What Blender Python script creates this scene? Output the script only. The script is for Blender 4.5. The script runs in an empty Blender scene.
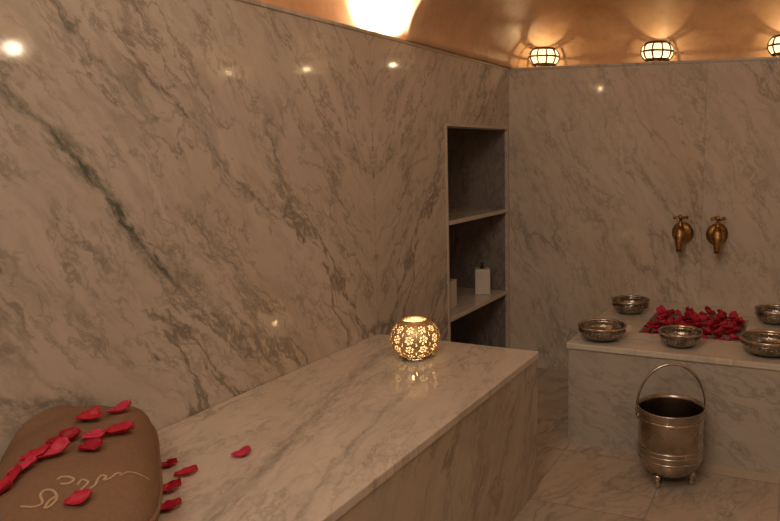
import bpy, bmesh, math, random
from mathutils import Vector, Matrix, noise as mnoise

PI = math.pi
R = math.radians
SC = bpy.context.scene
COL = SC.collection

# ------------------------------------------------------------------ camera
cd = bpy.data.cameras.new('camera')
cam = bpy.data.objects.new('camera', cd)
COL.objects.link(cam)
cam.location = (1.4501, -3.4831, 1.1937)
cam.rotation_mode = 'XYZ'
cam.rotation_euler = (PI/2 - 0.1437, 0, 0.3648)
cd.sensor_fit = 'HORIZONTAL'
cd.sensor_width = 36.0
cd.lens = 703.5/780*36.0
cd.shift_x = -0.180
cd.shift_y = -0.0155
cd.clip_start = 0.02
SC.camera = cam

# ------------------------------------------------------------------ world, exposure
w = bpy.data.worlds.new('world'); SC.world = w; w.use_nodes = True
w.node_tree.nodes['Background'].inputs[0].default_value = (1.0, 0.72, 0.5, 1)
w.node_tree.nodes['Background'].inputs[1].default_value = 0.02
SC.view_settings.view_transform = 'Standard'
SC.view_settings.look = 'None'
SC.view_settings.exposure = 0.10
SC.view_settings.gamma = 1.0
SC.view_settings.use_curve_mapping = False
SC.cycles.max_bounces = 10
SC.cycles.diffuse_bounces = 5
SC.cycles.transparent_max_bounces = 16
SC.cycles.caustics_reflective = False
SC.cycles.caustics_refractive = False
SC.cycles.use_denoising = True
SC.cycles.sample_clamp_indirect = 3.0

# ------------------------------------------------------------------ added fill lights
def area(name, loc, rot, sx, sy, power, col):
    l = bpy.data.lights.new(name, 'AREA'); l.shape = 'RECTANGLE'; l.size = sx; l.size_y = sy
    l.energy = power; l.color = col
    o = bpy.data.objects.new(name, l); COL.objects.link(o)
    o.location = loc; o.rotation_euler = rot
    return o
# unseen area lights added to brighten the room: two warm, one weaker and cooler
area('overhead_fill', (1.10, -2.60, 2.30), (R(34), 0, 0), 0.9, 1.2, 10.0, (1.0, 0.785, 0.565))  # added overhead fill, tilted toward the back wall; no fixture modelled
area('cool_fill', (1.30, -4.10, 2.15), (R(12), R(18), 0), 0.6, 0.6, 3.0, (1.0, 0.90, 0.77))  # added cooler fill turned toward the left wall, no opening above
area('rear_fill', (0.95, -4.35, 2.42), (R(52), 0, 0), 0.9, 0.35, 10.0, (1.0, 0.79, 0.60))  # added fill behind the camera to lift the alcove and back wall

def point(name, loc, power, col, rad=0.012, parent=None):
    l = bpy.data.lights.new(name, 'POINT'); l.energy = power; l.color = col; l.shadow_soft_size = rad
    o = bpy.data.objects.new(name, l); COL.objects.link(o); o.location = loc
    if parent: o.parent = parent
    return o

# ------------------------------------------------------------------ node helpers
class NT:
    def __init__(s, name):
        s.m = bpy.data.materials.new(name); s.m.use_nodes = True
        s.t = s.m.node_tree; s.t.nodes.clear()
        s.out = s.t.nodes.new('ShaderNodeOutputMaterial')
    def n(s, kind, **kw):
        nd = s.t.nodes.new(kind)
        for k, v in kw.items(): setattr(nd, k, v)
        return nd
    def put(s, sock, v):
        if isinstance(v, bpy.types.NodeSocket): s.t.links.new(v, sock)
        elif v is not None:
            if isinstance(v, (tuple, list)) and len(v) == 3 and sock.type == 'RGBA': v = (*v, 1)
            sock.default_value = v
    def M(s, op, a, b=None, c=None, clamp=False):
        nd = s.n('ShaderNodeMath', operation=op, use_clamp=clamp)
        for i, v in enumerate((a, b, c)):
            if v is not None: s.put(nd.inputs[i], v)
        return nd.outputs[0]
    def pos(s):
        g = s.n('ShaderNodeNewGeometry'); x = s.n('ShaderNodeSeparateXYZ')
        s.t.links.new(g.outputs['Position'], x.inputs[0]); return x.outputs
    def vec(s, x, y, z):
        nd = s.n('ShaderNodeCombineXYZ')
        for i, v in enumerate((x, y, z)): s.put(nd.inputs[i], v)
        return nd.outputs[0]
    def noise(s, v, scale, detail=4, rough=0.55, dist=0.0, out='Fac'):
        nd = s.n('ShaderNodeTexNoise'); s.put(nd.inputs['Vector'], v)
        nd.inputs['Scale'].default_value = scale; nd.inputs['Detail'].default_value = detail
        nd.inputs['Roughness'].default_value = rough; nd.inputs['Distortion'].default_value = dist
        return nd.outputs[out]
    def mix(s, f, a, b, mode='MIX'):
        nd = s.n('ShaderNodeMix', data_type='RGBA', blend_type=mode)
        s.put(nd.inputs[0], f); s.put(nd.inputs[6], a); s.put(nd.inputs[7], b)
        return nd.outputs[2]
    def smooth(s, v, lo, hi, a=0.0, b=1.0):
        nd = s.n('ShaderNodeMapRange', interpolation_type='SMOOTHSTEP')
        s.put(nd.inputs['Value'], v)
        nd.inputs['From Min'].default_value = lo; nd.inputs['From Max'].default_value = hi
        nd.inputs['To Min'].default_value = a; nd.inputs['To Max'].default_value = b
        return nd.outputs[0]
    def bump(s, h, strength, dist=0.01):
        nd = s.n('ShaderNodeBump'); s.put(nd.inputs['Height'], h)
        nd.inputs['Strength'].default_value = strength; nd.inputs['Distance'].default_value = dist
        return nd.outputs[0]
    def principled(s, col, rough, metal=0.0, spec=0.5, normal=None):
        b = s.n('ShaderNodeBsdfPrincipled')
        s.put(b.inputs['Base Color'], col); s.put(b.inputs['Roughness'], rough)
        b.inputs['Metallic'].default_value = metal
        b.inputs['Specular IOR Level'].default_value = spec
        if normal is not None: s.t.links.new(normal, b.inputs['Normal'])
        s.t.links.new(b.outputs[0], s.out.inputs[0]); return b

def marble(name, ax, ang, seed=0.0, mirror=None, base=(0.65, 0.595, 0.530), dark=(0.235, 0.205, 0.17),
           rough=0.045, dens=1.0, majors=(), tiles=None, joints=(), warm=0.35, vs=1.0):
    """polished veined marble; ax = the two world axes of the face, ang = direction of the veins,
    mirror = position on the first axis where the slabs are bookmatched,
    majors = ((point, point, width, strength), ...), joints = positions of slab joints on the first axis"""
    t = NT(name); P = t.pos(); ix = {'x': 0, 'y': 1, 'z': 2}
    u0, v0 = P[ix[ax[0]]], P[ix[ax[1]]]
    u, v = u0, v0
    if mirror is not None:
        u = t.M('MULTIPLY', t.M('ABSOLUTE', t.M('SUBTRACT', u0, mirror)), -1.0)
    ca, sa = math.cos(ang), math.sin(ang)
    al = t.M('ADD', t.M('MULTIPLY', u, ca), t.M('MULTIPLY', v, sa))     # along the veins
    ac = t.M('SUBTRACT', t.M('MULTIPLY', v, ca), t.M('MULTIPLY', u, sa))  # across
    cell = None
    if tiles:
        tu, tv, su, sv = tiles
        cu = t.M('FLOOR', t.M('DIVIDE', t.M('SUBTRACT', u0, tu), su))
        cv = t.M('FLOOR', t.M('DIVIDE', t.M('SUBTRACT', v0, tv), sv))
        cell = t.n('ShaderNodeTexWhiteNoise', noise_dimensions='2D')
        t.put(cell.inputs['Vector'], t.vec(cu, cv, 0.0)); cell = cell.outputs[0]
        al = t.M('ADD', al, t.M('MULTIPLY', cell, 9.0)); ac = t.M('ADD', ac, t.M('MULTIPLY', cell, 5.0))
    if joints and mirror is None:      # another slab begins at the joint
        al = t.M('ADD', al, t.M('MULTIPLY', t.M('GREATER_THAN', u0, joints[0]), 3.7))
    q0 = t.vec(al, ac, seed)
    wob = t.M('SUBTRACT', t.noise(q0, 2.4, 3), 0.5)
    wob2 = t.M('SUBTRACT', t.noise(q0, 13.0, 6, 0.7), 0.5)
    acw = t.M('ADD', t.M('ADD', ac, t.M('MULTIPLY', wob, 0.16)), t.M('MULTIPLY', wob2, 0.045))
    # clouds and short fine streaks
    q1 = t.vec(t.M('MULTIPLY', al, 0.40), acw, seed + 3.1)
    cloud = t.noise(q1, 4.0, 8, 0.68)
    streak = t.noise(t.vec(t.M('MULTIPLY', al, 0.22), acw, seed + 9.4), 16.0*vs, 8, 0.72)
    # thin veins = contour lines of stretched noise, broken up by a mask
    def veins(scale, stretch, wid, off, mlo, mhi):
        q = t.vec(t.M('MULTIPLY', al, stretch), acw, seed + off)
        f = t.M('ABSOLUTE', t.M('SUBTRACT', t.noise(q, scale, 8, 0.62, 0.15), 0.5))
        line = t.smooth(f, 0.0, wid, 1.0, 0.0)
        mask = t.smooth(t.noise(q, scale*0.7, 3), mlo, mhi)
        return t.M('MULTIPLY', line, mask)
    vA = veins(2.4*vs, 0.32, 0.022, 7.7, 0.46, 0.62)
    vB = veins(6.0*vs, 0.38, 0.026, 12.3, 0.42, 0.60)
    vC = veins(15.0*vs, 0.45, 0.050, 21.9, 0.42, 0.60)
    mid = tuple(0.5*b + 0.5*d for b, d in zip(base, dark))
    col = t.mix(t.smooth(cloud, 0.36, 0.70, 0.0, 0.40*dens), base, mid)
    warmcol = (base[0]*0.92, base[1]*0.82, base[2]*0.68)
    col = t.mix(t.smooth(t.noise(q1, 1.8, 4), 0.5, 0.72, 0.0, warm), col, warmcol)
    col = t.mix(t.smooth(streak, 0.44, 0.72, 0.0, 0.80*dens), col, mid)
    col = t.mix(t.M('MULTIPLY', vC, 0.45*dens, clamp=True), col, dark)
    col = t.mix(t.M('MULTIPLY', vB, 0.60*dens, clamp=True), col, dark)
    col = t.mix(t.M('MULTIPLY', vA, 0.75*dens, clamp=True), col, (dark[0]*0.8, dark[1]*0.8, dark[2]*0.75))
    for (p, q, wd, st) in majors:
        # a single heavy vein between two points of the face
        dx, dy = q[0]-p[0], q[1]-p[1]; L = math.hypot(dx, dy); dx /= L; dy /= L
        du = t.M('SUBTRACT', u0, p[0]); dv = t.M('SUBTRACT', v0, p[1])
        s_ = t.M('ADD', t.M('MULTIPLY', du, dx), t.M('MULTIPLY', dv, dy))
        c_ = t.M('SUBTRACT', t.M('MULTIPLY', dv, dx), t.M('MULTIPLY', du, dy))
        c_ = t.M('ADD', c_, t.M('ADD', t.M('MULTIPLY', wob, 0.10), t.M('MULTIPLY', wob2, 0.055)))
        ends = t.M('MULTIPLY', t.smooth(s_, -0.10, 0.06), t.smooth(s_, L-0.06, L+0.10, 1.0, 0.0))
        core = t.smooth(t.M('ABSOLUTE', c_), 0.0, wd*0.35, 1.0, 0.0)
        halo = t.smooth(t.M('ABSOLUTE', c_), 0.0, wd*1.25, 1.0, 0.0)
        brk = t.smooth(t.noise(t.vec(al, t.M('MULTIPLY', ac, 3.0), seed+5), 16.0, 5, 0.7), 0.40, 0.62)
        f = t.M('ADD', t.M('MULTIPLY', core, 0.55), t.M('MULTIPLY', t.M('MULTIPLY', halo, brk), 0.75))
        f = t.M('MULTIPLY', t.M('MULTIPLY', f, ends), st, clamp=True)
        col = t.mix(f, col, (0.135, 0.145, 0.115))
    if tiles:
        tone = t.M('ADD', t.M('MULTIPLY', cell, 0.22), 0.86)
        col = t.mix(1.0, col, t.vec(tone, tone, tone), 'MULTIPLY')
        fu = t.M('ABSOLUTE', t.M('SUBTRACT', t.M('FRACT', t.M('DIVIDE', t.M('SUBTRACT', u0, tu), su)), 0.5))
        fv = t.M('ABSOLUTE', t.M('SUBTRACT', t.M('FRACT', t.M('DIVIDE', t.M('SUBTRACT', v0, tv), sv)), 0.5))
        g = t.M('MAXIMUM', t.smooth(fu, 0.5-0.004/su, 0.5-0.002/su), t.smooth(fv, 0.5-0.004/sv, 0.5-0.002/sv))
        col = t.mix(t.M('MULTIPLY', g, 0.35), col, (0.16, 0.13, 0.10))
    for j in joints:
        g = t.smooth(t.M('ABSOLUTE', t.M('SUBTRACT', u0, j)), 0.0008, 0.0022, 1.0, 0.0)
        col = t.mix(t.M('MULTIPLY', g, 0.25), col, (0.14, 0.12, 0.10))
    rg = t.M('ADD', t.M('MULTIPLY', t.noise(q0, 14.0, 3), 0.03), rough)
    t.principled(col, rg, 0.0, 0.5, t.bump(t.noise(q0, 3.0, 2), 0.02, 0.02))
    return t.m

def plaster(name, c1, c2):
    t = NT(name); P = t.pos(); q = t.vec(P[0], P[1], P[2])
    n1 = t.noise(q, 3.5, 6, 0.6); n2 = t.noise(q, 28.0, 4, 0.6)
    col = t.mix(t.smooth(n1, 0.32, 0.70), c1, c2)
    col = t.mix(t.smooth(n2, 0.45, 0.75, 0.0, 0.25), col, tuple(c*0.8 for c in c2))
    t.principled(col, 0.42, 0, 0.4, t.bump(t.M('ADD', n2, t.M('MULTIPLY', n1, 1.5)), 0.25, 0.01))
    return t.m

def metal(name, c1, c2, rough, scale=60.0, bump=0.0, kind='noise', spots=0.5):
    t = NT(name)
    tc = t.n('ShaderNodeTexCoord').outputs['Object']
    n1 = t.noise(tc, scale*0.25, 5, 0.6)
    col = t.mix(t.smooth(n1, 0.4, 0.7), c1, c2)
    nm = None
    if bump:
        if kind == 'hammer':
            v = t.n('ShaderNodeTexVoronoi', feature='SMOOTH_F1'); t.put(v.inputs['Vector'], tc)
            v.inputs['Scale'].default_value = scale
            h = v.outputs['Distance']
        else: h = t.noise(tc, scale, 4)
        nm = t.bump(h, bump, 0.004)
    rg = t.M('ADD', t.M('MULTIPLY', n1, 0.15), rough)
    t.principled(col, rg, 1.0, 0.5, nm)
    return t.m

def simple(name, c1, c2, rough, scale=20.0, bump=0.0, spec=0.5):
    t = NT(name); tc = t.n('ShaderNodeTexCoord').outputs['Object']
    n1 = t.noise(tc, scale, 4)
    nm = t.bump(n1, bump, 0.004) if bump else None
    t.principled(t.mix(n1, c1, c2), rough, 0, spec, nm)
    return t.m

def glow_glass(name, tint, transp, emit=0.0):
    """thin frosted glass that glows because the bulb stands behind it"""
    t = NT(name); tc = t.n('ShaderNodeTexCoord').outputs['Object']
    n1 = t.noise(tc, 60.0, 3)
    tr = t.n('ShaderNodeBsdfTranslucent'); t.put(tr.inputs[0], t.mix(n1, tint, tuple(c*0.9 for c in tint)))
    tp = t.n('ShaderNodeBsdfTransparent'); t.put(tp.inputs[0], tint)
    mx = t.n('ShaderNodeMixShader'); mx.inputs[0].default_value = transp
    t.t.links.new(tr.outputs[0], mx.inputs[1]); t.t.links.new(tp.outputs[0], mx.inputs[2])
    last = mx.outputs[0]
    t.t.links.new(last, t.out.inputs[0])
    return t.m

def emitter(name, col, strength):
    t = NT(name); e = t.n('ShaderNodeEmission'); t.put(e.inputs[0], col); e.inputs[1].default_value = strength
    t.t.links.new(e.outputs[0], t.out.inputs[0]); return t.m

# ------------------------------------------------------------------ mesh helpers
def link(name, bm, mat, parent=None, smooth=False, bevel=0.0, seg=2):
    me = bpy.data.meshes.new(name); bmesh.ops.recalc_face_normals(bm, faces=bm.faces[:]) if bm.faces else None
    bm.to_mesh(me); bm.free()
    o = bpy.data.objects.new(name, me); COL.objects.link(o)
    if mat: me.materials.append(mat)
    if parent: o.parent = parent
    if smooth:
        for p in me.polygons: p.use_smooth = True
    if bevel:
        b = o.modifiers.new('bevel', 'BEVEL'); b.width = bevel; b.segments = seg; b.limit_method = 'ANGLE'; b.angle_limit = R(40)
    return o
def box(bm, x0, x1, y0, y1, z0, z1):
    vs = [bm.verts.new((x, y, z)) for x in (x0, x1) for y in (y0, y1) for z in (z0, z1)]
    for f in ((0,1,3,2),(4,6,7,5),(0,4,5,1),(2,3,7,6),(0,2,6,4),(1,5,7,3)): bm.faces.new([vs[i] for i in f])
    return vs
def lathe(bm, prof, seg=48, c=(0,0,0), closed=False):
    """revolve (r, z) about the z axis through c; r = 0 points become poles"""
    rings = []
    for r, z in prof:
        if r <= 1e-6: rings.append([bm.verts.new((c[0], c[1], c[2]+z))])
        else: rings.append([bm.verts.new((c[0]+r*math.cos(2*PI*i/seg), c[1]+r*math.sin(2*PI*i/seg), c[2]+z)) for i in range(seg)])
    n = len(rings)
    for k in range(n if closed else n-1):
        a, b = rings[k], rings[(k+1) % n]
        for i in range(seg):
            j = (i+1) % seg
            if len(a) == 1 and len(b) == 1: continue
            if len(a) == 1: bm.faces.new((a[0], b[i], b[j]))
            elif len(b) == 1: bm.faces.new((a[i], a[j], b[0]))
            else: bm.faces.new((a[i], a[j], b[j], b[i]))
def tube(bm, pts, rad, seg=8, closed=False, flat=1.0):
    pts = [Vector(p) for p in pts]; n = len(pts); rings = []
    rads = rad if isinstance(rad, (list, tuple)) else [rad]*n
    up = None
    for i, p in enumerate(pts):
        if closed: d = pts[(i+1) % n]-pts[i-1]
        else: d = pts[min(i+1, n-1)]-pts[max(i-1, 0)]
        d.normalize()
        if up is None:
            up = Vector((0,0,1)) if abs(d.z) < 0.9 else Vector((1,0,0))
        s = d.cross(up); s.normalize(); up = s.cross(d); up.normalize()
        rings.append([bm.verts.new(p + (s*math.cos(2*PI*k/seg)+up*math.sin(2*PI*k/seg)*flat)*rads[i]) for k in range(seg)])
    for i in range(n if closed else n-1):
        a, b = rings[i], rings[(i+1) % n]
        for k in range(seg):
            bm.faces.new((a[k], a[(k+1) % seg], b[(k+1) % seg], b[k]))
    if not closed:
        bm.faces.new(rings[0][::-1]); bm.faces.new(rings[-1])
def ball(bm, c, rx, ry=None, rz=None, u=16, v=10):
    ry = ry or rx; rz = rz or rx
    m = Matrix.Translation(c) @ Matrix.Diagonal((rx, ry, rz, 1))
    bmesh.ops.create_uvsphere(bm, u_segments=u, v_segments=v, radius=1.0, matrix=m)
def thing(name, label, cat, loc=(0,0,0), rz=0.0, group=None):
    o = bpy.data.objects.new(name, None); COL.objects.link(o)
    o.location = loc; o.rotation_euler = (0, 0, rz); o.empty_display_size = 0.05
    o['label'] = label; o['category'] = cat
    if group: o['group'] = group
    return o
def tag(o, label, cat, group=None):
    o['label'] = label; o['category'] = cat
    if group: o['group'] = group
    return o
def struct(name, bm, mat, **k):
    o = link(name, bm, mat, **k); o['kind'] = 'structure'; return o
def kids(o): return [c for c in COL.objects if c.parent == o]
def dup(root, loc, label, rz=None):
    r = root.copy(); COL.objects.link(r); r.location = loc; r['label'] = label
    if rz is not None: r.rotation_euler = (0, 0, rz)
    for ch in kids(root):
        c = ch.copy(); COL.objects.link(c); c.parent = r
        for g in kids(ch):
            d = g.copy(); COL.objects.link(d); d.parent = c
    return r

# ------------------------------------------------------------------ dimensions (metres)
W, HW, YF = 2.115, 1.60, -5.0            # room width, height of the marble cladding, front wall
N0, N1, NT_, NB = -0.712, -0.034, 1.283, 0.10   # niche
YA = -1.04                               # where the alcove vault begins
SB = 0.18                                # set-back of the plaster above the marble

# ------------------------------------------------------------------ materials
A_V = R(-51)
m_left = marble('marble_left_wall', 'yz', A_V, 41.0, vs=1.3, mirror=-1.285, joints=(-1.285,),
    majors=(((-2.66, 1.42), (-2.40, 1.14), 0.050, 0.6), ((-2.46, 1.20), (-2.20, 0.88), 0.035, 1.0), ((-2.44, 1.50), (-2.24, 1.28), 0.030, 0.5),
            ((-2.75, 0.75), (-2.42, 0.62), 0.025, 0.5), ((-2.10, 1.25), (-1.80, 1.00), 0.018, 0.45)))
m_back = marble('marble_back_wall', 'xz', R(-62), 4.0, joints=(1.015,), dens=0.62, base=(0.72, 0.655, 0.58), warm=0.6, vs=1.3)
m_right = marble('marble_right_wall', 'yz', A_V, 8.0, mirror=-1.285)
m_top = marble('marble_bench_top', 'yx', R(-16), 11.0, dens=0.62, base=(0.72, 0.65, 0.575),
    majors=(((-2.60, 0.45), (-1.45, 0.14), 0.085, 0.38), ((-2.5, 0.58), (-1.7, 0.40), 0.03, 0.35)), vs=1.2)
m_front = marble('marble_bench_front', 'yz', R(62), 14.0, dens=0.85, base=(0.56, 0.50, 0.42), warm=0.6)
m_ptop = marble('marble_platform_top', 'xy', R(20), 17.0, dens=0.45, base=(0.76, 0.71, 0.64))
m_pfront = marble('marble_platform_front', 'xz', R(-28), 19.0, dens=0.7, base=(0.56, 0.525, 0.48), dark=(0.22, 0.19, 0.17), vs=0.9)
m_floor = marble('marble_floor', 'xy', R(70), 23.0, dens=0.8, base=(0.57, 0.49, 0.405), tiles=(0.630, -0.955, 0.405, 0.413), rough=0.14, warm=0.5)
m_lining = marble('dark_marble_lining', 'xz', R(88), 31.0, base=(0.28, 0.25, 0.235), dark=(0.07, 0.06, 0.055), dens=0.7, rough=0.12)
m_shelf = marble('marble_shelf', 'xy', R(80), 27.0, dens=0.6)
m_plaster = plaster('waxed_plaster', (0.80, 0.52, 0.315), (0.66, 0.41, 0.235))
m_brass = metal('aged_brass', (0.52, 0.31, 0.12), (0.20, 0.11, 0.04), 0.22, 110, 0.5)
m_silver = metal('hammered_silver', (0.42, 0.375, 0.315), (0.18, 0.155, 0.125), 0.20, 110, 0.35, 'hammer')
m_silver_plain = metal('worn_silver', (0.68, 0.62, 0.55), (0.44, 0.39, 0.34), 0.16, 60, 0.05)
m_pail = metal('worn_nickel', (0.55, 0.485, 0.42), (0.33, 0.285, 0.24), 0.20, 50, 0.06)
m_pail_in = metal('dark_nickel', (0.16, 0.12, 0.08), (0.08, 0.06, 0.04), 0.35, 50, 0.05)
m_lattice = metal('dark_lattice', (0.16, 0.09, 0.04), (0.08, 0.045, 0.02), 0.35, 40)
m_fili = metal('gilt_filigree', (0.86, 0.66, 0.42), (0.66, 0.48, 0.28), 0.45, 60)
m_glow = glow_glass('lantern_glass', (0.72, 0.72, 0.62), 0.50)
m_glow2 = glow_glass('lantern_liner', (0.90, 0.74, 0.48), 0.25)
m_white = simple('white_ceramic', (0.78, 0.74, 0.70), (0.70, 0.66, 0.62), 0.3)
m_black = simple('black_plastic', (0.03, 0.03, 0.03), (0.02, 0.02, 0.02), 0.35)
m_cloth = simple('brown_terry', (0.30, 0.185, 0.12), (0.22, 0.135, 0.085), 0.9, 140, 0.5, 0.15)
m_thread = simple('cream_thread', (0.62, 0.45, 0.30), (0.50, 0.36, 0.23), 0.7, 200, 0.3, 0.2)
m_petals = [simple('petal_%s' % n, c, tuple(x*0.7 for x in c), 0.45, 30, 0.1, 0.35)
            for n, c in (('crimson', (0.62, 0.022, 0.060)), ('rose', (0.74, 0.055, 0.13)), ('dark', (0.44, 0.010, 0.034)))]
m_uplight = emitter('uplight_lens', (1.0, 0.86, 0.62), 60.0)

# ------------------------------------------------------------------ structure
bm = bmesh.new(); box(bm, -0.6, W+0.6, YF-0.3, 0.4, -0.1, 0.0); struct('floor', bm, m_floor)

TK = 0.55                                 # thickness of the left wall (holds the niche)
bm = bmesh.new()
box(bm, -TK, 0, YF, N0, 0, HW)            # panels in front of the niche
box(bm, -TK, 0, N0, N1, NT_, HW)          # above it
box(bm, -TK, 0, N0, N1, 0, NB)            # below it
box(bm, -TK, 0, N1, 0.4, 0, HW)           # strip beside the corner
bmesh.ops.remove_doubles(bm, verts=bm.verts[:], dist=1e-5)
struct('wall_left', bm, m_left)
bm = bmesh.new(); box(bm, 0, W, 0, 0.4, 0, HW); struct('wall_back', bm, m_back)
bm = bmesh.new(); box(bm, W, W+TK, YF, 0.4, 0, HW); struct('wall_right', bm, m_right)
bm = bmesh.new(); box(bm, -TK, W+TK, YF-0.2, YF, 0, 2.6); struct('wall_front', bm, m_right)

# dark marble lining of the niche
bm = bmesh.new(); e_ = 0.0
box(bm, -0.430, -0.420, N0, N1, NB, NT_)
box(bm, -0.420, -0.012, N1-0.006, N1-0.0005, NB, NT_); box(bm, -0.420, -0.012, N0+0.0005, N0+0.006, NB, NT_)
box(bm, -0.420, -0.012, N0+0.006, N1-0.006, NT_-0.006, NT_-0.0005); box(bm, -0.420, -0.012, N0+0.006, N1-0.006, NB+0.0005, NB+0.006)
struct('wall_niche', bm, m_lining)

# marble capping along the top of the cladding
bm = bmesh.new(); box(bm, -0.02, 0.005, YF, 0.0, HW-0.014, HW-0.0002); struct('trim_2', bm, m_shelf, bevel=0.003)
bm = bmesh.new(); box(bm, 0.005, W-0.005, -0.005, 0.02, HW-0.014, HW-0.0002); struct('trim_3', bm, m_shelf, bevel=0.003)
bm = bmesh.new(); box(bm, W-0.005, W+0.02, YF, 0.0, HW-0.014, HW-0.0002); struct('trim_4', bm, m_shelf, bevel=0.003)

# narrow marble frame around the niche
bm = bmesh.new(); f_ = 0.013
box(bm, 0, 0.004, N0-f_, N0, NB, NT_+f_); box(bm, 0, 0.004, N1, N1+f_, NB, NT_+f_)
box(bm, 0, 0.004, N0, N1, NT_, NT_+f_)
struct('trim_1', bm, m_shelf)

# alcove vault: springs at the marble edge on the sides, from behind the lamp ledge at the back
def alcove():
    bm = bmesh.new(); rows = []; nt_ = 26; A = W/2; rise = 0.46; yb = 0.215; dep = yb-YA
    for k in range(nt_+1):
        th = PI/2*k/nt_*0.975
        ins = A*(1-math.cos(th)); z = HW+rise*math.sin(th)
        insb = 0.72*(1-math.cos(th))
        x0, x1, yk = ins, W-ins, yb-insb
        r = min(0.14+0.5*(1-math.cos(th)), (x1-x0)/2*0.999)
        row = []
        ny = 14
        for i in range(ny): row.append((x0, YA+(yk-r-YA)*i/ny, z))
        for i in range(11):
            a = PI-PI/2*i/10; row.append((x0+r+r*math.cos(a), yk-r+r*math.sin(a), z))
        for i in range(1, 12): row.append((x0+r+(x1-x0-2*r)*i/12, yk, z))
        for i in range(11):
            a = PI/2-PI/2*i/10; row.append((x1-r+r*math.cos(a), yk-r+r*math.sin(a), z))
        for i in range(1, ny+1): row.append((x1, yk-r+(YA-(yk-r))*i/ny, z))
        rows.append([bm.verts.new(p) for p in row])
    for a, b in zip(rows, rows[1:]):
        for i in range(len(a)-1): bm.faces.new((a[i], a[i+1], b[i+1], b[i]))
    bm.faces.new(rows[-1])
    o = struct('ceiling', bm, m_plaster, smooth=True)
    s = o.modifiers.new('thick', 'SOLIDIFY'); s.thickness = 0.02; s.offset = -1
    return o
alcove()
# fill of the ledge corner outside the rounded vault is hidden behind it
# higher vault of the main room, set back from the marble edge
def mainvault():
    bm = bmesh.new(); n = 40; A = W/2+SB; cx = W/2; zs = HW+0.22; rise = 0.72
    prof = [(cx-A, HW)] + [(cx-A*math.cos(PI*i/n), zs+rise*math.sin(PI*i/n)) for i in range(n+1)] + [(cx+A, HW)]
    a = [bm.verts.new((x, YA, z)) for x, z in prof]; b = [bm.verts.new((x, YF, z)) for x, z in prof]
    for i in range(len(a)-1): bm.faces.new((a[i], a[i+1], b[i+1], b[i]))
    o = struct('ceiling', bm, m_plaster, smooth=False)
    s = o.modifiers.new('thick', 'SOLIDIFY'); s.thickness = 0.03; s.offset = 0
    # face wall above the alcove arch
    bm = bmesh.new(); m = 48; A2 = W/2
    inner = [(cx-A2*math.cos(PI*i/m), HW+0.46*math.sin(PI*i/m)) for i in range(m+1)]
    outer = []
    for i in range(m+1):
        c_, s_ = math.cos(PI*i/m), math.sin(PI*i/m)
        outer.append((cx-A*c_, (zs+rise*s_)) if 0 < i < m else (cx-A*c_, HW))
    def strip(y):
        return [bm.verts.new((x, y, z)) for x, z in inner], [bm.verts.new((x, y, z)) for x, z in outer]
    i0, o0 = strip(YA); i1, o1 = strip(YA+0.05)
    for k in range(m):
        bm.faces.new((i0[k], i0[k+1], o0[k+1], o0[k])); bm.faces.new((i1[k], o1[k], o1[k+1], i1[k+1]))
        bm.faces.new((i0[k], i1[k], i1[k+1], i0[k+1])); bm.faces.new((o0[k], o0[k+1], o1[k+1], o1[k]))
    struct('wall_upper', bm, m_plaster)
mainvault()

# ------------------------------------------------------------------ bench along the left wall
BX, BY, BH = 0.6465, -1.2956, 0.5016
t = thing('marble_bench', 'long veined marble bench against the left wall, with the glowing lantern on it', 'bench', (BX/2, -2.9, 0))
def at(o, bm):  # shift a mesh built in world coordinates into its thing's frame
    bmesh.ops.translate(bm, verts=bm.verts[:], vec=-Vector(o.location)); return bm
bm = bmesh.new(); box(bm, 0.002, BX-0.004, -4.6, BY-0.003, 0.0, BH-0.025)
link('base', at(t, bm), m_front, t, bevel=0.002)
bm = bmesh.new(); box(bm, 0.002, BX, -4.6, BY, BH-0.025, BH)
link('top_slab', at(t, bm), m_top, t, bevel=0.004, seg=3)

# ------------------------------------------------------------------ platform with the basin
PX, PY, PH = 0.6120, -0.8892, 0.42
B = (0.846, 1.266, -0.632, -0.178)
t = thing('basin_platform', 'low marble platform with a square basin under the brass taps', 'platform', ((PX+1.495)/2, PY/2, 0))
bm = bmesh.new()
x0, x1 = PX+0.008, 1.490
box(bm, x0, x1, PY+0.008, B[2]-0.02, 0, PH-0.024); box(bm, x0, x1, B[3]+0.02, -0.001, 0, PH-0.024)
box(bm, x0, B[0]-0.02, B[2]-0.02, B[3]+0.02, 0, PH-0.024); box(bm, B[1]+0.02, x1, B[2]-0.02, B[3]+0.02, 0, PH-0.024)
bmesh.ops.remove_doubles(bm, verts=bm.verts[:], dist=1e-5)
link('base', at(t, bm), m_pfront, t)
bm = bmesh.new()
box(bm, PX, 1.498, PY, B[2], PH-0.024, PH); box(bm, PX, 1.498, B[3], -0.001, PH-0.024, PH)
box(bm, PX, B[0], B[2], B[3], PH-0.024, PH); box(bm, B[1], 1.498, B[2], B[3], PH-0.024, PH)
bmesh.ops.remove_doubles(bm, verts=bm.verts[:], dist=1e-5)
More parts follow.
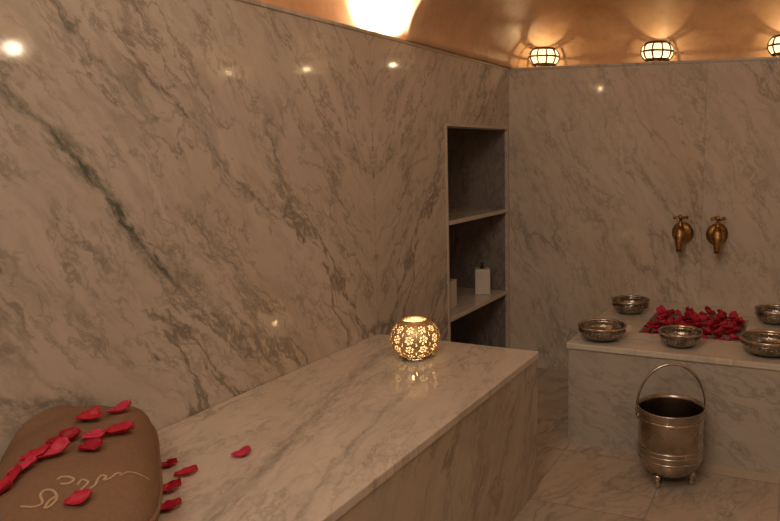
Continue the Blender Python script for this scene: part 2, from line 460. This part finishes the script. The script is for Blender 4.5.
# drop the inner faces where the four slabs meet
bad = [f for f in bm.faces if abs(f.normal.z) < 0.5 and any(len(e.link_faces) > 2 for e in f.edges)
       and not any(abs(f.calc_center_median()[i]-v) < 1e-4 for i, v in ((0, PX), (0, 1.498), (1, PY), (1, -0.001)))
       and not (B[0]-1e-3 <= f.calc_center_median().x <= B[1]+1e-3 and B[2]-1e-3 <= f.calc_center_median().y <= B[3]+1e-3)]
bmesh.ops.delete(bm, geom=bad, context='FACES')
link('top_slab', at(t, bm), m_ptop, t, bevel=0.004, seg=3)
bm = bmesh.new()
box(bm, B[0]-0.018, B[1]+0.018, B[2]-0.018, B[3]+0.018, 0.28, 0.30)
box(bm, B[0]-0.018, B[0], B[2]-0.018, B[3]+0.018, 0.30, PH-0.024); box(bm, B[1], B[1]+0.018, B[2]-0.018, B[3]+0.018, 0.30, PH-0.024)
box(bm, B[0], B[1], B[2]-0.018, B[2], 0.30, PH-0.024); box(bm, B[0], B[1], B[3], B[3]+0.018, 0.30, PH-0.024)
link('basin', at(t, bm), m_ptop, t)

# ------------------------------------------------------------------ niche shelves and dispensers
for z, lab in ((0.8655, 'upper marble shelf of the wall niche, empty'),
               (0.4227, 'lower marble shelf of the wall niche, holding white soap dispensers')):
    bm = bmesh.new(); box(bm, -0.418, 0.001, N0+0.008, N1-0.008, z-0.020, z)
    tag(link('niche_shelf', bm, m_shelf, bevel=0.003), lab, 'shelf', 'shelves in the wall niche')

d0 = thing('soap_dispenser', 'white square soap dispenser standing clear on the lower niche shelf', 'soap dispenser', (-0.096, -0.150, 0.4232), R(28), 'soap dispensers on the niche shelf')
bm = bmesh.new(); box(bm, -0.040, 0.040, -0.040, 0.040, 0, 0.134); link('bottle', bm, m_white, d0, bevel=0.005, seg=3)
bm = bmesh.new(); lathe(bm, [(0, 0.1335), (0.013, 0.1335), (0.013, 0.144), (0.004, 0.146), (0.004, 0.162), (0, 0.162)], 20)
link('collar', bm, m_black, d0, smooth=True)
bm = bmesh.new(); box(bm, -0.010, 0.010, -0.010, 0.010, 0.158, 0.167); box(bm, -0.004, 0.004, -0.036, -0.009, 0.159, 0.165)
link('pump_head', bm, m_black, d0, bevel=0.002)
dup(d0, (-0.118, -0.512, 0.4232), 'white soap dispenser half hidden behind the niche edge', R(10))

# ------------------------------------------------------------------ lanterns
GX, GZ = 0.080, 0.049
def ledge_lantern(loc, label, power=1.0):
    t = thing('globe_lantern', label, 'lantern', loc, 0.2, 'lit globe lanterns on the wall ledge')
    def prof(n, k=1.0):
        return [(GX*k*math.cos(a)**0.62, 0.058+GZ*k*math.sin(a)) for a in [R(-66)+R(132)*i/n for i in range(n+1)]]
    bm = bmesh.new(); lathe(bm, [(0, 0.013)] + prof(16, 0.975) + [(GX*0.35, 0.1045), (0, 0.1055)], 40); link('glass_globe', bm, m_glow, t, smooth=True)
    bm = bmesh.new(); nm = 10
    for i in range(nm):
        a = 2*PI*i/nm; tube(bm, [(r*math.cos(a), r*math.sin(a), z) for r, z in prof(14)], 0.0042, 6)
    for s in (-64, -52, 0, 52, 64):
        r, z = GX*math.cos(R(s))**0.62, 0.058+GZ*math.sin(R(s))
        tube(bm, [(r*math.cos(2*PI*i/40), r*math.sin(2*PI*i/40), z) for i in range(40)], 0.0048, 6, True)
    link('lattice', bm, m_lattice, t, smooth=True)
    bm = bmesh.new(); lathe(bm, [(0, 0), (0.040, 0), (0.042, 0.004), (0.036, 0.012), (0, 0.012)], 32)
    link('base', bm, m_lattice, t, smooth=False)
    point('lantern_bulb', (0, 0, 0.056), power, (1.0, 0.69, 0.40), 0.008, t)
    return t
LW = 1.35
L0 = ledge_lantern((0.161, 0.095, HW), 'lit globe lantern on the back ledge, next to the left corner', LW)
for x, lab in ((0.757, 'lit globe lantern on the back ledge, second from the left corner'),
               (1.356, 'lit globe lantern on the back ledge, mostly cut off by the right picture edge'),
               (1.955, 'lit globe lantern on the back ledge, next to the right corner, outside the photo')):
    dup(L0, (x, 0.095, HW), lab)
dup(L0, (-0.085, -2.10, HW), 'lit globe lantern on the left ledge above the bench, outside the photo')

def bench_lantern():
    t = thing('filigree_lantern', 'pierced round metal lantern glowing on the marble bench', 'lantern', (0.290, -1.512, BH+0.0005), 0.15)
    RX, RZ, ZC = 0.082, 0.070, 0.068
    bm = bmesh.new(); nu, nv = 264, 110; lo, hi = R(-72), R(60)
    grid = [[bm.verts.new((RX*math.cos(lo+(hi-lo)*j/nv)*math.cos(2*PI*i/nu), RX*math.cos(lo+(hi-lo)*j/nv)*math.sin(2*PI*i/nu),
             ZC+RZ*math.sin(lo+(hi-lo)*j/nv))) for i in range(nu)] for j in range(nv+1)]
    nc = 11; rows = 4; la, lb = R(-58), R(50)
    for j in range(nv):
        ph = lo+(hi-lo)*(j+.5)/nv
        for i in range(nu):
            hole = False
            fr = (ph-la)/(lb-la)*rows
            if 0 <= fr < rows:
                row = int(fr); cv = (fr-row-.5)*(lb-la)/rows*RZ
                fu = (i+.5)/nu*nc; cu = (fu-int(fu)-.5)*2*PI/nc*RX*math.cos(ph)
                k = 0.0105 * (0.55+0.45*math.cos(ph)) 
                for m in range(6):
                    px, py = k*math.cos(m*PI/3+.3), k*math.sin(m*PI/3+.3)
                    if math.hypot(cu-px, cv-py) < 0.0046*(0.5+0.5*math.cos(ph)): hole = True
                if math.hypot(cu, cv) < 0.0036: hole = True
                if max(abs(cu)-PI/nc*RX*math.cos(ph), -1) > -0.0013 and abs(cv) > 0.0105: hole = True
            if not hole:
                bm.faces.new((grid[j][i], grid[j][(i+1) % nu], grid[j+1][(i+1) % nu], grid[j+1][i]))
    for v in [v for v in bm.verts if not v.link_faces]: bm.verts.remove(v)
    o = link('pierced_shell', bm, m_fili, t, smooth=True)
    s = o.modifiers.new('thick', 'SOLIDIFY'); s.thickness = 0.0016; s.offset = -1
    bm = bmesh.new()
    for s_ in (60,):
        r, z = RX*math.cos(R(s_)), ZC+RZ*math.sin(R(s_))
        tube(bm, [(r*math.cos(2*PI*i/48), r*math.sin(2*PI*i/48), z) for i in range(48)], 0.0026, 8, True)
    link('rim', bm, m_fili, t, smooth=True)
    bm = bmesh.new()
    lathe(bm, [(RX*0.93*math.cos(a), ZC+RZ*0.93*math.sin(a)) for a in [R(-70)+R(159.9)*i/30 for i in range(31)]], 48)
    link('liner', bm, m_glow2, t, smooth=True)
    point('lantern_bulb', (0, 0, 0.066), 0.55, (1.0, 0.74, 0.46), 0.012, t)
bench_lantern()

# uplights on the side ledges that wash the arch face
def uplight(loc, label, aim, grp='uplights on the ledges'):
    t = thing('ledge_uplight', label, 'light', loc, 0, grp)
    bm = bmesh.new(); lathe(bm, [(0, 0), (0.028, 0), (0.028, 0.020), (0.024, 0.022), (0.023, 0.018), (0, 0.018)], 28)
    link('housing', bm, m_lattice, t)
    bm = bmesh.new(); lathe(bm, [(0, 0.020), (0.022, 0.0188)], 28); link('lens', bm, m_uplight, t)
    l = bpy.data.lights.new('uplight_beam', 'SPOT'); l.energy = 22; l.color = (1.0, 0.87, 0.68)
    l.spot_size = R(150); l.spot_blend = 0.9; l.shadow_soft_size = 0.02
    o = bpy.data.objects.new('uplight_beam', l); COL.objects.link(o); o.parent = t
    o.location = (0, 0, 0.028); o.rotation_euler = Vector(aim).to_track_quat('-Z', 'Y').to_euler()
uplight((-0.095, YA-0.085, HW), 'small uplight behind the left ledge edge, washing the arch face white', (0.0, 0.65, 1.0))
t = thing('ledge_lamp', 'small round bulb lamp on the right ledge, outside the photo', 'light', (W+0.045, -1.09, HW))
bm = bmesh.new(); lathe(bm, [(0, 0), (0.024, 0), (0.022, 0.014), (0.012, 0.020), (0.012, 0.034), (0, 0.034)], 24); link('base', bm, m_lattice, t)
bm = bmesh.new(); ball(bm, (0, 0, 0.066), 0.034, u=24, v=16); link('bulb', bm, emitter('bulb_glass', (1.0, 0.85, 0.60), 45.0), t, smooth=True)

# ------------------------------------------------------------------ taps
def tap(loc, label, rz):
    t = thing('brass_tap', label, 'tap', loc, rz, 'brass taps over the basin')
    def ybar(bm, prof, z):   # revolve about the y axis: (r, distance from wall)
        b2 = bmesh.new(); lathe(b2, prof, 28); bmesh.ops.rotate(b2, verts=b2.verts[:], matrix=Matrix.Rotation(PI/2, 3, 'X'))
        bmesh.ops.translate(b2, verts=b2.verts[:], vec=(0, 0, z)); me = bpy.data.meshes.new('x'); b2.to_mesh(me); b2.free(); bm.from_mesh(me); bpy.data.meshes.remove(me)
    bm = bmesh.new(); ybar(bm, [(0, 0.0), (0.053, 0.0), (0.054, 0.004), (0.047, 0.008), (0.044, 0.012), (0.034, 0.013), (0.026, 0.018), (0.014, 0.024), (0, 0.024)], -0.012)
    link('wall_plate', bm, m_brass, t, smooth=True)
    bm = bmesh.new(); ybar(bm, [(0, 0.014), (0.011, 0.014), (0.011, 0.066), (0.016, 0.070), (0.016, 0.088), (0, 0.090)], -0.006)
    link('body', bm, m_brass, t, smooth=True)
    # swelling spout that hangs down
    bm = bmesh.new()
    pts = [(0, -0.084, 0.034), (0, -0.085, 0.018), (0, -0.088, -0.006), (0, -0.095, -0.030), (0, -0.101, -0.055), (0, -0.104, -0.075), (0, -0.105, -0.090)]
    tube(bm, pts, [0.013, 0.021, 0.030, 0.027, 0.019, 0.014, 0.017], 18)
    link('spout', bm, m_brass, t, smooth=True)
    bm = bmesh.new(); lathe(bm, [(0, 0.030), (0.012, 0.030), (0.014, 0.036), (0.007, 0.042), (0.007, 0.064), (0.011, 0.068), (0.011, 0.078), (0.005, 0.086), (0, 0.088)], 20, (0, -0.084, 0))
    link('stem', bm, m_brass, t, smooth=True)
    bm = bmesh.new()
    for a in (0.4, 0.4+PI/2):
        c, s = math.cos(a), math.sin(a)
        tube(bm, [(-0.028*c, -0.084-0.028*s, 0.072), (-0.010*c, -0.084-0.010*s, 0.073), (0.010*c, -0.084+0.010*s, 0.073), (0.028*c, -0.084+0.028*s, 0.072)], [0.007, 0.0045, 0.0045, 0.007], 10)
        for q in (-1, 1): ball(bm, (q*0.029*c, -0.084+q*0.029*s, 0.072), 0.0095, u=12, v=8)
    link('cross_handle', bm, m_brass, t, smooth=True)
tap((0.924, -0.0005, 0.785), 'left one of the two brass wall taps', 0.0)
tap((1.089, -0.0005, 0.785), 'right one of the two brass wall taps', 0.12)

# ------------------------------------------------------------------ bowls
def bowl(loc, rad, h, label, rz=0.0):
    t = thing('metal_bowl', label, 'bowl', loc, rz, 'hammam bowls on the platform')
    s = rad; k = h
    outer = [(0, 0.0), (0.42*s, 0.0), (0.52*s, 0.05*k), (0.74*s, 0.20*k), (0.90*s, 0.42*k), (0.955*s, 0.60*k), (0.95*s, 0.72*k), (0.93*s, 0.78*k), (0.955*s, 0.86*k)]
    inner = [(0.925*s, 0.86*k), (0.90*s, 0.76*k), (0.915*s, 0.62*k), (0.86*s, 0.44*k), (0.70*s, 0.23*k), (0.50*s, 0.10*k), (0.27*s, 0.08*k), (0.22*s, 0.15*k), (0.14*s, 0.26*k), (0.06*s, 0.31*k), (0, 0.32*k)]
    bm = bmesh.new(); lathe(bm, outer+inner, 64); link('body', bm, m_silver, t, smooth=True)
    bm = bmesh.new(); lathe(bm, [(0.925*s, 0.84*k), (0.975*s, 0.85*k), (1.0*s, 0.93*k), (0.995*s, 1.0*k), (0.965*s, 1.0*k), (0.935*s, 0.93*k)], 64, closed=True)
    link('rim', bm, m_silver_plain, t, smooth=True)
    bm = bmesh.new(); n = 36   # bead row round the belly
    for i in range(n):
        a = 2*PI*i/n; ball(bm, (0.952*s*math.cos(a), 0.952*s*math.sin(a), 0.60*k), 0.030*s, u=8, v=6)
    link('bead_band', bm, m_silver_plain, t, smooth=True)
    return t
bowl((0.731, -0.785, PH), 0.100, 0.062, 'wide silver bowl on the front left corner of the marble platform')
bowl((0.735, -0.290, PH), 0.092, 0.066, 'silver bowl against the wall on the left of the petal-filled basin', 0.4)
bowl((1.043, -0.768, PH), 0.085, 0.062, 'small silver bowl standing right in front of the rose petals', 1.0)
bowl((1.372, -0.762, PH), 0.106, 0.066, 'wide silver bowl front right of the basin, cut by the picture edge', 1.7)
bowl((1.378, -0.255, PH), 0.090, 0.066, 'silver bowl behind the wide one, right of the basin, cut by the picture edge', 2.3)

# ------------------------------------------------------------------ bucket
t = thing('metal_bucket', 'footed silver water bucket with arched handle on the marble floor', 'bucket', (1.061, -1.054, 0), R(20))
t.scale = (1.035, 1.035, 1.015)
prof = [(0, 0.036), (0.060, 0.036), (0.076, 0.040), (0.092, 0.054), (0.106, 0.074), (0.1105, 0.094), (0.1110, 0.100), (0.1110, 0.118), (0.1110, 0.136),
        (0.1110, 0.18), (0.1112, 0.225), (0.1115, 0.246), (0.1130, 0.252), (0.1135, 0.258), (0.1140, 0.2665), (0.1170, 0.270), (0.1165, 0.2745)]
bm = bmesh.new(); lathe(bm, prof + [(0.112, 0.2745), (0.1095, 0.262), (0.106, 0.24), (0.1035, 0.18), (0.102, 0.10), (0.090, 0.062), (0.06, 0.046), (0, 0.046)], 72)
body = link('body', bm, m_pail, t, smooth=True)
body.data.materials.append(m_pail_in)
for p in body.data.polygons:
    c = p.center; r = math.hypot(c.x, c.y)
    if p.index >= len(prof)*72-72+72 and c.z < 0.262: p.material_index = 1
def ring(r, z, q): 
    return [(r*math.cos(2*PI*i/64), r*math.sin(2*PI*i/64), z) for i in range(64)]
for z, r, q in ((0.136, 0.1110, 0.0034), (0.120, 0.1110, 0.0030), (0.098, 0.1105, 0.0030), (0.240, 0.1115, 0.0030)):
    bm = bmesh.new(); tube(bm, ring(r, z, q), q, 8, True); link('raised_band', bm, m_silver_plain, t, smooth=True)
for deg in (-110, -8, 125):
    a = R(deg-20)
    bm = bmesh.new(); c = (0.080*math.cos(a), 0.080*math.sin(a), 0)
    lathe(bm, [(0, 0), (0.008, 0), (0.0125, 0.006), (0.0125, 0.014), (0.008, 0.020), (0.010, 0.028), (0.013, 0.0455), (0, 0.0455)], 18, c)
    link('foot', bm, m_silver_plain, t, smooth=True)
for s in (-1, 1):
    bm = bmesh.new()
    lathe(bm, [(0, -0.004), (0.012, -0.004), (0.013, 0.0), (0.010, 0.004), (0, 0.005)], 20)
    bmesh.ops.rotate(bm, verts=bm.verts[:], matrix=Matrix.Rotation(PI/2, 3, 'Y'))
    bmesh.ops.translate(bm, verts=bm.verts[:], vec=(s*0.1135, 0, 0.238))
    link('lug', bm, m_silver_plain, t, smooth=True)
bm = bmesh.new()
hp = [(0.1185, 0, 0.238), (0.1195, 0, 0.256)]
for i in range(0, 33):
    a = PI*i/32; hp.append((0.1175*math.cos(a), 0.0, 0.272+0.152*math.sin(a)))
hp += [(-0.1195, 0, 0.256), (-0.1185, 0, 0.238)]
tube(bm, hp, 0.0044, 10, flat=1.0)
link('handle', bm, m_silver_plain, t, smooth=True)

# ------------------------------------------------------------------ cushion
CA = Vector((0.767, -0.642, 0)).normalized(); CB = Vector((-CA.y, CA.x, 0))   # length and width directions
CC = Vector((0.197, -2.612, BH)); CL, CWD, CHT = 0.29, 0.136, 0.142; NE = 4.5
def cushion_pt(s, q, top=1.0):
    """s, q in [-1, 1]; a soft block with plump top and rounded corners"""
    r = min(1.0, (abs(s)**NE+abs(q)**NE)**(1/NE))
    z = CHT*(0.45 + 0.55*max(0.0, 1-r**3.4)**0.5 if top > 0 else 0.45-0.45*max(0.0, 1-r**5)**0.4)
    p = CC + CA*(s*CL) + CB*(q*CWD)
    if top > 0 and r < 0.97:
        z += mnoise.noise(Vector((s*2.2, q*2.2, 1.3)))*0.006 + mnoise.noise(Vector((s*6, q*3, 4.3)))*0.005
    lim = 0.035
    if p.x < lim:      # the corner is pushed up along the wall
        d = lim-p.x; p.x = 0.003+(lim-0.003)*math.exp(-d/(lim-0.003)); z += (d*0.50 if top > 0 else d*0.45)
    return p + Vector((0, 0, max(z, 0.0008)))
def sq2disc(a, b):
    """square grid to superellipse of exponent 3.2"""
    if a == 0 and b == 0: return 0.0, 0.0
    m = max(abs(a), abs(b)); n = NE; r = (abs(a)**n+abs(b)**n)**(1/n)
    return a*m/r, b*m/r
t = thing('terry_cushion', 'brown terry cushion strewn with red petals at the near end of the bench', 'cushion', CC)
bm = bmesh.new(); N = 44; tops = []; bots = []
def gs(i):
    x = 2*i/N-1; return math.sin(x*PI/2)
for i in range(N+1):
    tr, br = [], []
    for j in range(N+1):
        s, q = sq2disc(gs(i), gs(j)); p = cushion_pt(s, q)-CC
        edge = max(abs(gs(i)), abs(gs(j)))
        vt = bm.verts.new(p); tr.append(vt)
        if edge > 0.9999: br.append(vt)
        else: pb = cushion_pt(s, q, -1)-CC; br.append(bm.verts.new(pb))
    tops.append(tr); bots.append(br)
for i in range(N):
    for j in range(N):
        bm.faces.new((tops[i][j], tops[i+1][j], tops[i+1][j+1], tops[i][j+1]))
        bm.faces.new((bots[i][j], bots[i][j+1], bots[i+1][j+1], bots[i+1][j]))
link('cover', bm, m_cloth, t, smooth=True)
bm = bmesh.new(); pp = []
for i in range(160):
    a = 2*PI*i/160; c, s = math.cos(a), math.sin(a); r = (abs(c)**NE+abs(s)**NE)**(-1/NE)
    pp.append(cushion_pt(c*r*0.999, s*r*0.999)-CC)
tube(bm, pp, 0.0045, 8, True); link('piping', bm, m_cloth, t, smooth=True)
# looping script embroidery
SCRIPT_FRAME = [(-0.02, -0.66), (-0.02, 0.62)]
def emb(pts, rad):
    bm = bmesh.new(); dens = []
    for k in range(len(pts)-1):
        p0, p1, p2, p3 = (pts[max(0, min(len(pts)-1, k+o))] for o in (-1, 0, 1, 2))
        for f in range(6):      # rounded through the points
            u = f/6
            dens.append([0.5*(2*p1[i]+(p2[i]-p0[i])*u+(2*p0[i]-5*p1[i]+4*p2[i]-p3[i])*u*u+(3*p1[i]-p0[i]-3*p2[i]+p3[i])*u**3) for i in range(2)])
    P3 = []
    for s, q in dens:
        p = cushion_pt(s, q)-CC
        P3.append((p.x, p.y, p.z+0.0006))
    tube(bm, P3, rad, 6, flat=0.6); return link('embroidery', bm, m_thread, t, smooth=True)
def loops(q0, q1, s0, s1, amp, n, ph=0.0):
    out = []
    for i in range(n*12+1):
        f = i/(n*12); a = 2*PI*n*f+ph
        out.append((s0+(s1-s0)*f+amp*math.sin(a), q0+(q1-q0)*f+amp*0.8*math.cos(a)))
    return out
EMB = [([(0.733, -0.444), (0.756, -0.322), (0.733, -0.233), (0.644, -0.267), (0.611, -0.211), (0.644, -0.133), (0.722, -0.089), (0.767, -0.133), (0.778, -0.2), (0.722, -0.156), (0.7, -0.089)], 0.0026), ([(0.544, -0.111), (0.533, -0.067), (0.556, 0.022), (0.589, 0.067), (0.611, 0.011), (0.589, -0.078)], 0.0026), ([(0.644, 0.111), (0.6, 0.156), (0.633, 0.222), (0.678, 0.178), (0.711, 0.144), (0.711, 0.222), (0.678, 0.3), (0.622, 0.322), (0.589, 0.367), (0.611, 0.411), (0.644, 0.389), (0.633, 0.456), (0.589, 0.522), (0.589, 0.578)], 0.0024), ([(0.611, 0.556), (0.578, 0.633), (0.567, 0.711), (0.567, 0.8), (0.556, 0.889)], 0.0018)]
for line, rad in EMB: emb(line, rad)

# ------------------------------------------------------------------ rose petals
def petal_mesh(name, L, Wd, cup, curl, seed):
    rnd = random.Random(seed); bm = bmesh.new(); nu, nv = 9, 8; g = []
    for i in range(nu+1):
        u = i/nu; wv = Wd*0.5*(math.sin(PI*min(1, (0.08+0.92*u))**0.75) if u < 1 else 0.0)
        wv = max(0.004, Wd*0.5*(math.sin(PI*(0.04+0.93*u)**1.35))**0.5)*(1+0.06*math.sin(9*u+seed*1.7))
        row = []
        for j in range(nv+1):
            v = j/nv*2-1
            x = (u-0.5)*L - (abs(v)**2)*L*0.07*(1 if u > .5 else -1) - (L*0.07*max(0, 1-abs(v)*2.5) if u > .85 else 0)
            z = cup*(v*v)*(0.6+0.4*u) + curl*(u-0.4)**2*1.6 + 0.0028*math.sin(5*v+seed)*u + 0.0015*math.sin(11*u+2*seed+3*v)
            row.append(bm.verts.new((x, v*wv, z)))
        g.append(row)
    for i in range(nu):
        for j in range(nv): bm.faces.new((g[i][j], g[i+1][j], g[i+1][j+1], g[i][j+1]))
    mn = min(v.co.z for v in bm.verts)
    for v in bm.verts: v.co.z += 0.0008-mn
    me = bpy.data.meshes.new(name); bm.to_mesh(me); bm.free()
    for p in me.polygons: p.use_smooth = True
    return me
PM = []
for k in range(9):
    rnd = random.Random(50+k)
    me = petal_mesh('rose_petal', rnd.uniform(0.042, 0.054), rnd.uniform(0.034, 0.044), rnd.uniform(0.006, 0.013), rnd.uniform(0.004, 0.022), k)
    me.materials.append(m_petals[k % 3]); PM.append(me)
def petal(loc, rot, k, sc, label, group):
    o = bpy.data.objects.new('rose_petal', PM[k % 9]); COL.objects.link(o)
    o.location = loc; o.rotation_euler = rot; o.scale = (sc, sc, sc)
    s = o.modifiers.new('thick', 'SOLIDIFY'); s.thickness = 0.0007; s.offset = 1
    tag(o, label, 'petal', group); return o
# five petals on the bench
for x, y, rz, k, sc, lab in (
    (0.302, -2.309, 0.9, 1, 1.0, 'lone red rose petal lying apart on the bench, between cushion and lantern'),
    (0.192, -2.411, 0.7, 2, 0.85, 'small dark red petal on the bench beside the cushion, nearest the wall'),
    (0.262, -2.425, 0.9, 0, 1.0, 'red petal on the bench, pointing away from the cushion, second from the wall'),
    (0.285, -2.490, 0.5, 3, 1.0, 'red petal on the bench touching the cushion side, third from the wall'),
    (0.345, -2.548, 0.8, 6, 1.0, 'red petal on the bench beside the cushion, nearest the camera')):
    petal((x, y, BH), (0, 0, rz), k, sc, lab, 'rose petals on the bench')
# petals strewn over the cushion: position on the cushion (s along, q across), turn, mesh, size
def on_cushion(s, q, rz, k, sc, lab):
    e = 0.02; p = cushion_pt(s, q)
    a = cushion_pt(s+e, q)-cushion_pt(s-e, q); b = cushion_pt(s, q+e)-cushion_pt(s, q-e)
    n = a.cross(b).normalized()
    if n.z < 0: n = -n
    d = Vector((math.cos(rz), math.sin(rz), 0)); d = (d-n*d.dot(n)).normalized(); w_ = n.cross(d)
    m = Matrix((d, w_, n)).transposed()
    petal(p+n*0.001, m.to_euler(), k, sc, lab, 'rose petals on the cushion')
CPET = [(-0.511, 0.522, 1.35, 1, 1.15, 'topmost red petal on the cushion, near its far edge'),
    (-0.378, 0.122, 1.5, 3, 1.1, 'red petal on the cushion overlapping the left end of the topmost one'),
    (0.0, -0.122, 1.2, 2, 1.15, 'dark red petal lying crosswise above the broad pink one on the cushion'),
    (0.222, -0.189, 1.3, 4, 1.1, 'broad pinkish petal in the middle of the row on the cushion'),
    (0.022, 0.211, 1.5, 7, 1.05, 'pink-centred petal at the densest part of the row on the cushion'),
    (0.189, 0.2, 1.4, 5, 1.0, 'dark red petal tucked below the pink-centred one on the cushion'),
    (-0.056, 0.522, 1.25, 0, 1.2, 'slender red petal at the right end of the petal row on the cushion'),
    (0.2, -0.4, 1.3, 6, 0.95, 'red petal left of the broad pink one on the cushion'),
    (0.333, -0.5, 1.1, 4, 0.9, 'pinkish petal where the row runs down the left side of the cushion'),
    (0.422, -0.589, 1.0, 3, 0.9, 'crimson petal second from the left picture edge on the cushion'),
    (0.522, -0.667, 0.9, 0, 0.9, 'red petal on the cushion cut off by the left picture edge'),
    (0.789, 0.133, 1.1, 6, 0.78, 'single red petal lying on the embroidered script of the cushion')]
for args in CPET: on_cushion(*args)

# basin full of petals
rnd = random.Random(7); n = 0
for lay in range(4):
    for i in range(5):
        for j in range(6):
            fx = (i+0.5+rnd.uniform(-0.45, 0.45))/5; fy = (j+0.5+rnd.uniform(-0.45, 0.45))/6
            x = B[0]+0.023+(B[1]-B[0]-0.046)*fx; y = B[2]+0.025+(B[3]-B[2]-0.050)*fy
            k = n+rnd.randint(0, 2)
            lab = '%s petal in the %s %s of the heap that fills the basin' % (('crimson red', 'pinkish red', 'dark red')[k % 9 % 3],
                  ('front', 'middle', 'back')[min(2, int(fy*3))], ('left', 'centre', 'right')[min(2, int(fx*3))])
            petal((x, y, 0.384+0.0160*lay+rnd.uniform(-0.002, 0.002)), (rnd.uniform(-0.38, 0.38), rnd.uniform(-0.38, 0.38), rnd.uniform(0, 6.28)), k,
                  rnd.uniform(1.02, 1.22), lab, 'rose petals in the basin'); n += 1
